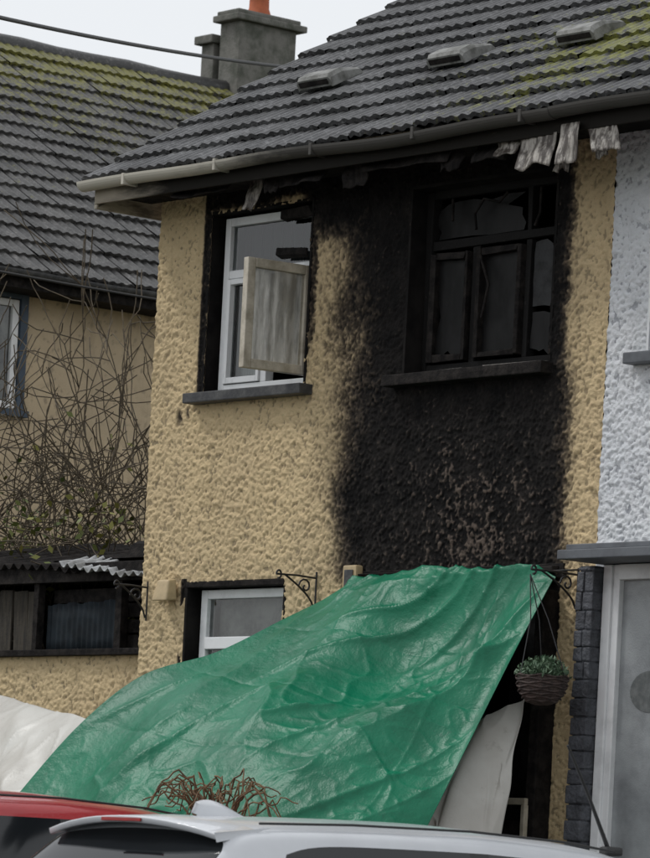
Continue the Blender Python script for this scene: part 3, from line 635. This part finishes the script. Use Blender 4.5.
boxes('debris_heap',[(1.95,2.6,-1.1,-.4,0,.8),(2.5,3.6,-.8,-.35,0,.9),(1.7,2.3,-1.6,-1.1,0,.4)],M_char,tarp,.02,.08)
curve('tarp_tie',[[(4.18,-.16,1.985),(4.2,-.2,2.0),(4.22,-.03,2.02)],[(2.2,-.12,1.93),(2.18,-.02,2.0)]],.006,M_cable,tarp)
def wr_s(s,t,p):
    return Vector((-.02,-.05,.0))*math.sin(s*14+2.5*noise.noise(p*1.5))*(.25+t)+Vector((0,-.05,.03))*noise.noise(p*2.4)+Vector((0,-.020,.01))*crease(noise.noise(Vector((p.x*4,p.y*4,p.z*1.3))),.35)
ws=empty('white_plastic_sheet')
coons('sheet',[(-1.35,-.35,1.22),(-1.08,-.35,1.27),(-.6,-.45,1.20),(.0,-.6,1.12),(.6,-.8,1.07)],[(-.9,-1.2,.2),(-.3,-1.25,.2),(.3,-1.3,.2),(.8,-1.4,.2),(1.3,-1.5,.2)],
 [(-1.35,-.35,1.22),(-1.1,-.8,.7),(-.9,-1.2,.2)],[(.6,-.8,1.07),(1.0,-1.2,.6),(1.3,-1.5,.2)],110,M_wsheet,ws,wr_s,lambda s,t:Vector((0,-.08,.05))*math.sin(math.pi*t))
ws2=empty('white_plastic_sheet.001')
coons('sheet',[(3.72,-.75,1.00),(3.85,-.6,1.02),(3.98,-.45,1.12),(4.06,-.34,1.20),(4.14,-.3,1.23)],[(3.95,-1.25,.25),(4.05,-1.1,.25),(4.2,-.95,.25),(4.30,-.75,.25),(4.36,-.6,.25)],
 [(3.72,-.75,1.0),(3.85,-1.05,.6),(3.95,-1.25,.25)],[(4.14,-.3,1.23),(4.25,-.44,.8),(4.36,-.6,.25)],110,M_wsheet,ws2,lambda s,t,p:wr_s(s,t,p)*.9,lambda s,t:Vector((0,-.03,.02))*math.sin(math.pi*t))
# ------------------------------------------------------------------ cables
cb=empty('overhead_cable')
def sagline(a,b,s,n=24):
    a=Vector(a);b=Vector(b); return [a.lerp(b,i/n)+Vector((0,0,-s*4*(i/n)*(1-i/n))) for i in range(n+1)]
curve('wire',[sagline((-.2,-3.05,5.68),(-9.2,9.0,8.03),.10)],.016,M_cable,cb)
curve('wire_low',[sagline((-3.6,.1,4.62),(-1.4,2.6,4.20),.03)],.009,M_cable,cb)
# ------------------------------------------------------------------ ground
def sheet(name,x0,x1,y0,y1,z,m): return mesh(name,[(x0,y0,z),(x1,y0,z),(x1,y1,z),(x0,y1,z)],[(0,1,2,3)],m)
sheet('ground',-300,300,-300,300,-1.06,M_grass); sheet('road',-60,60,-13.,-2.0,-1.056,M_asph)
boxes('pavement',[(-60,60,-2.2+.0,-2.065,-1.05,-.93),(-60,60,-15.2,-13,-1.05,-.93)],M_pave,None,.01)
boxes('garden_terrace',[(-40,60,-1.998,40,-1.05,-.055)],M_soil,None,0)
boxes('garden_retaining_wall',[(-40,60,-2.06,-2.0,-1.0,.02)],M_conc,None,.01)
boxes('road_marking',[(-40+i*4,-38+i*4,-7.6,-7.5,-1.0555,-1.052) for i in range(20)],M_upvc,None,0)
# ------------------------------------------------------------------ cars
def car(name,loc,rotz,pm,hs=1.0,fin=True,whip=False,ls=1.0):
    e=empty(name,loc); e.rotation_euler=(0,0,rotz); e.scale=(ls,1,1)
    S=[(0.02,.60,.42,.62,.56,.64,.50,.66),(.04,.80,.30,.82,.74,.84,.70,.86),(.10,.85,.24,.93,.79,.97,.70,.99),(.16,.86,.22,.95,.80,1.03,.685,1.055),
       (.44,.87,.2,.96,.82,1.30,.625,1.355),(.50,.875,.2,.965,.825,1.335,.62,1.395),(.62,.88,.2,.965,.83,1.355,.62,1.415),(1.1,.885,.2,.96,.835,1.375,.63,1.44),(1.70,.885,.2,.95,.835,1.38,.635,1.45),(1.78,.885,.2,.95,.835,1.38,.635,1.45),
       (2.3,.885,.2,.945,.83,1.36,.63,1.43),(2.62,.885,.2,.94,.825,1.325,.62,1.395),(2.72,.885,.2,.94,.825,1.295,.615,1.36),(3.28,.88,.2,.93,.80,.985,.70,1.00),(3.36,.88,.2,.92,.79,.955,.69,.975),
       (3.75,.86,.22,.85,.74,.90,.62,.925),(4.05,.80,.26,.74,.68,.79,.56,.82),(4.17,.66,.32,.62,.58,.66,.48,.68)]
    verts=[]
    for (x,w,zb,zt,wb,zr_,wr_,zc) in S:
        up=[(0,zb),(w*.85,zb),(w,zb+.12),(w*1.01,(zb+zt)*.5),(w*.985,zt-.09),(wb,zt),(wb-(wb-wr_)*.08,zt+(zr_-zt)*.08),(wr_+(wb-wr_)*.14,zr_-(zr_-zt)*.14),(wr_+.004,zr_-.006),(wr_*.86,zr_+(zc-zr_)*.42),(wr_*.5,zr_+(zc-zr_)*.85),(0,zc)]
        full=[(-a,b) for a,b in reversed(up[1:-1])]
        pts=up+full; nk=len(pts)
        verts+=[(x,a,b*hs) for a,b in pts]
    f=[];fm=[]; ns=len(S)
    for s in range(ns-1):
        for k in range(nk):
            f.append((s*nk+k,s*nk+(k+1)%nk,(s+1)*nk+(k+1)%nk,(s+1)*nk+k))
            kk=k if k<11 else nk-1-k
            gl=0
            if kk==6 and s in(6,7,9,10,11): gl=1
            if kk==6 and s==8: gl=2
            if s==3 and kk in(8,9,10): gl=1
            if s==12 and kk in(8,9,10): gl=1
            if kk in(0,1) : gl=2
            fm.append(gl)
    f.append(tuple(range(nk))); fm.append(0); f.append(tuple((ns-1)*nk+k for k in range(nk))); fm.append(0)
    o=mesh('body',verts,f,parent=e,smooth=True,mats=[pm,M_carglass,M_blackpl],fm=fm)
    bm=bmesh.new(); bm.from_mesh(o.data); bmesh.ops.recalc_face_normals(bm,faces=bm.faces); cl=bm.edges.layers.float.new('crease_edge')
    for ed in bm.edges:
        if len(ed.link_faces)==2 and ed.link_faces[0].material_index!=ed.link_faces[1].material_index: ed[cl]=.8
    bm.to_mesh(o.data); bm.free()
    md=o.modifiers.new('s','SUBSURF'); md.levels=2; md.render_levels=3
    for x in(.78,3.38):
        for sgn in(-1,1):
            prof=[(.0,.02),(.20,.03),(.21,.0),(.30,.0),(.315,.03),(.315,.17),(.29,.2),(.0,.2)]
            n=32; v=[];ff=[];mm=[]
            for r_,d in prof:
                for i in range(n): v.append((x+r_*math.cos(2*math.pi*i/n),sgn*(.89-d),.315+r_*math.sin(2*math.pi*i/n)))
            for j in range(len(prof)-1):
                for i in range(n): ff.append((j*n+i,j*n+(i+1)%n,(j+1)*n+(i+1)%n,(j+1)*n+i)); mm.append(1 if j<2 else 0)
            mesh('wheel',v,ff,parent=e,smooth=True,mats=[M_tyre,M_alloy],fm=mm)
            curve('spokes',[[(x,sgn*.885,.315),(x+.19*math.cos(a),sgn*.885,.315+.19*math.sin(a))] for a in[i*1.2566 for i in range(5)]],.018,M_alloy,e)
            curve('wheel_arch',[[(x+.36*math.cos(a),sgn*.885,.315*hs+.36*math.sin(a)) for a in[math.pi*i/16 for i in range(17)]]],.022,M_blackpl,e)
    vv=[]
    for i in range(13):
        t=-1+2*i/12; yy=t*.60; arch=(1-t*t)*.062-.006*abs(t)**4; bk=.33+.05*t*t
        vv+=[(bk,yy,(1.335+arch)*hs),(bk+.01,yy,(1.305+arch)*hs),(.50,yy,(1.33+arch*.9)*hs),(.60,yy,(1.362+arch*.9)*hs)]
    ff=[]
    for i in range(12):
        for k in range(4): ff.append((i*4+k,i*4+(k+1)%4,i*4+4+(k+1)%4,i*4+4+k))
    ff+=[(0,1,2,3),(48,49,50,51)]
    o=mesh('rear_spoiler',vv,ff,pm,e,True); md=o.modifiers.new('b','BEVEL'); md.width=.006; md.segments=2
    boxes('high_brake_lamp',[(.328,.335,-.14,.14,1.372*hs,1.388*hs)],M_lampr,e,.002)
    for sgn in(-1,1):
        boxes('tail_lamp',[(.06,.26,sgn*.74-.045,sgn*.74+.045,.72*hs,.93*hs)],M_lampr,e,.03); boxes('headlamp',[(3.86,4.04,sgn*.62-.11,sgn*.62+.11,.66*hs,.77*hs)],M_lampw,e,.03)
        boxes('door_mirror',[(2.78,2.93,sgn*.98-.1,sgn*.98+.1,.96*hs,1.10*hs)],pm,e,.04)
        curve('mirror_arm',[[(2.85,sgn*.82,.97*hs),(2.85,sgn*.93,1.0*hs)]],.02,M_blackpl,e)
        curve('roof_gutter_trim',[[(x,sgn*w,z*hs) for x,w,z in((.62,.575,1.388),(1.1,.585,1.408),(1.75,.59,1.415),(2.3,.585,1.395),(2.6,.578,1.365))]],.006,M_blackpl,e)
        curve('waist_trim',[[(.6,sgn*.836,.972*hs),(1.7,sgn*.842,.958*hs),(2.9,sgn*.83,.95*hs)]],.008,M_blackpl,e)
        curve('door_seam',[[(x,sgn*.893,.3*hs),(x,sgn*.897,.6*hs),(x,sgn*.868,.9*hs)] for x in(1.0,1.74,2.85)],.004,M_blackpl,e)
        boxes('door_handle',[(x,x+.15,sgn*.89-.012,sgn*.89+.012,.80*hs,.82*hs) for x in(1.15,1.95)],pm,e,.005)
    boxes('number_plate',[(-.005,.02,-.26,.26,.50*hs,.61*hs)],M_plate,e,.003); boxes('front_grille',[(4.15,4.2,-.4,.4,.36*hs,.5*hs)],M_blackpl,e,.01)
    curve('rear_wiper',[[(.13,0,1.0*hs),(.22,.25,1.09*hs),(.24,.4,1.10*hs)]],.01,M_blackpl,e)
    if fin:
        n=14; v=[];ff=[]
        for i in range(n+1):
            t=i/n; x=.72+.27*(1-t); h=.095*math.sin(math.pi*min(1,(t*.86)))**.8*(t*.7+.3); w=.036*(1-(abs(t-.45)/.56)**2)+.002
            if i==n: h=.01
            v+=[(x,-w,1.40*hs),(x,-w*.6,(1.418)*hs+h*.6),(x-.03*t,0,1.42*hs+h),(x,w*.6,1.418*hs+h*.6),(x,w,1.40*hs)]
        for i in range(n):
            for k in range(4): ff.append((i*5+k,i*5+k+1,i*5+6+k,i*5+5+k))
        mesh('shark_fin_antenna',v,ff,pm,e,True)
    if whip:
        curve('whip_antenna',[([(2.64,-.50,1.345),(2.50,-.50,1.60),(2.36,-.50,1.83)],[.011,.008,.006])],.005,M_blackpl,e); boxes('whip_base',[(2.6,2.70,-.53,-.47,1.325,1.37)],M_blackpl,e,.015)
    return e
car('parked_car',(7.50,-6.20,-1.05),math.radians(90+.5),M_pwhite,.985,True,True,1.10)
car('parked_car.001',(4.62,-6.2,-1.05),math.radians(91),M_pred,1.055,False,False)
# ------------------------------------------------------------------ light, sky, camera
w=bpy.data.worlds.new('World'); scn.world=w; w.use_nodes=True; nt=w.node_tree; bgn=nt.nodes['Background']
sky=N(nt,'ShaderNodeTexSky'); sky.sky_type='NISHITA'; sky.sun_disc=False
SE,SR=math.radians(52),math.radians(232)
sky.sun_elevation=SE; sky.sun_rotation=SR
cl=mixc(nt,.88,sky.outputs[0],(8.5,8.65,8.8))
L(nt,cl,bgn.inputs[0]); bgn.inputs[1].default_value=.108
sd=bpy.data.lights.new('overcast_sun','SUN'); sd.energy=1.35; sd.angle=math.radians(12); sd.color=(1,.985,.96)
so=link(bpy.data.objects.new('overcast_sun',sd))
dirv=Vector((math.sin(SR)*math.cos(SE),math.cos(SR)*math.cos(SE),math.sin(SE)))
so.rotation_euler=dirv.to_track_quat('Z','Y').to_euler()
th=math.radians(50);rho=.052
Fv=Vector((-math.sin(th),math.cos(th),0));Rv=Vector((math.cos(th),math.sin(th),0));Zv=Vector((0,0,1))
r_=Rv*math.cos(rho)+Zv*math.sin(rho); u_=-Rv*math.sin(rho)+Zv*math.cos(rho)
cd=bpy.data.cameras.new('camera'); cam=link(bpy.data.objects.new('camera',cd)); scn.camera=cam
cam.matrix_world=Matrix(((r_.x,u_.x,-Fv.x,22.35),(r_.y,u_.y,-Fv.y,-17.24),(r_.z,u_.z,-Fv.z,0.0),(0,0,0,1)))
cd.sensor_width=36; cd.lens=36*4230/858; cd.shift_x=470*math.sin(rho)/858; cd.shift_y=470*math.cos(rho)/858
cd.clip_end=2000; cd.clip_start=.5
cd.dof.use_dof=True; cd.dof.focus_distance=26.5; cd.dof.aperture_fstop=9
scn.view_settings.view_transform='Standard'; scn.view_settings.look='None'; scn.view_settings.exposure=0
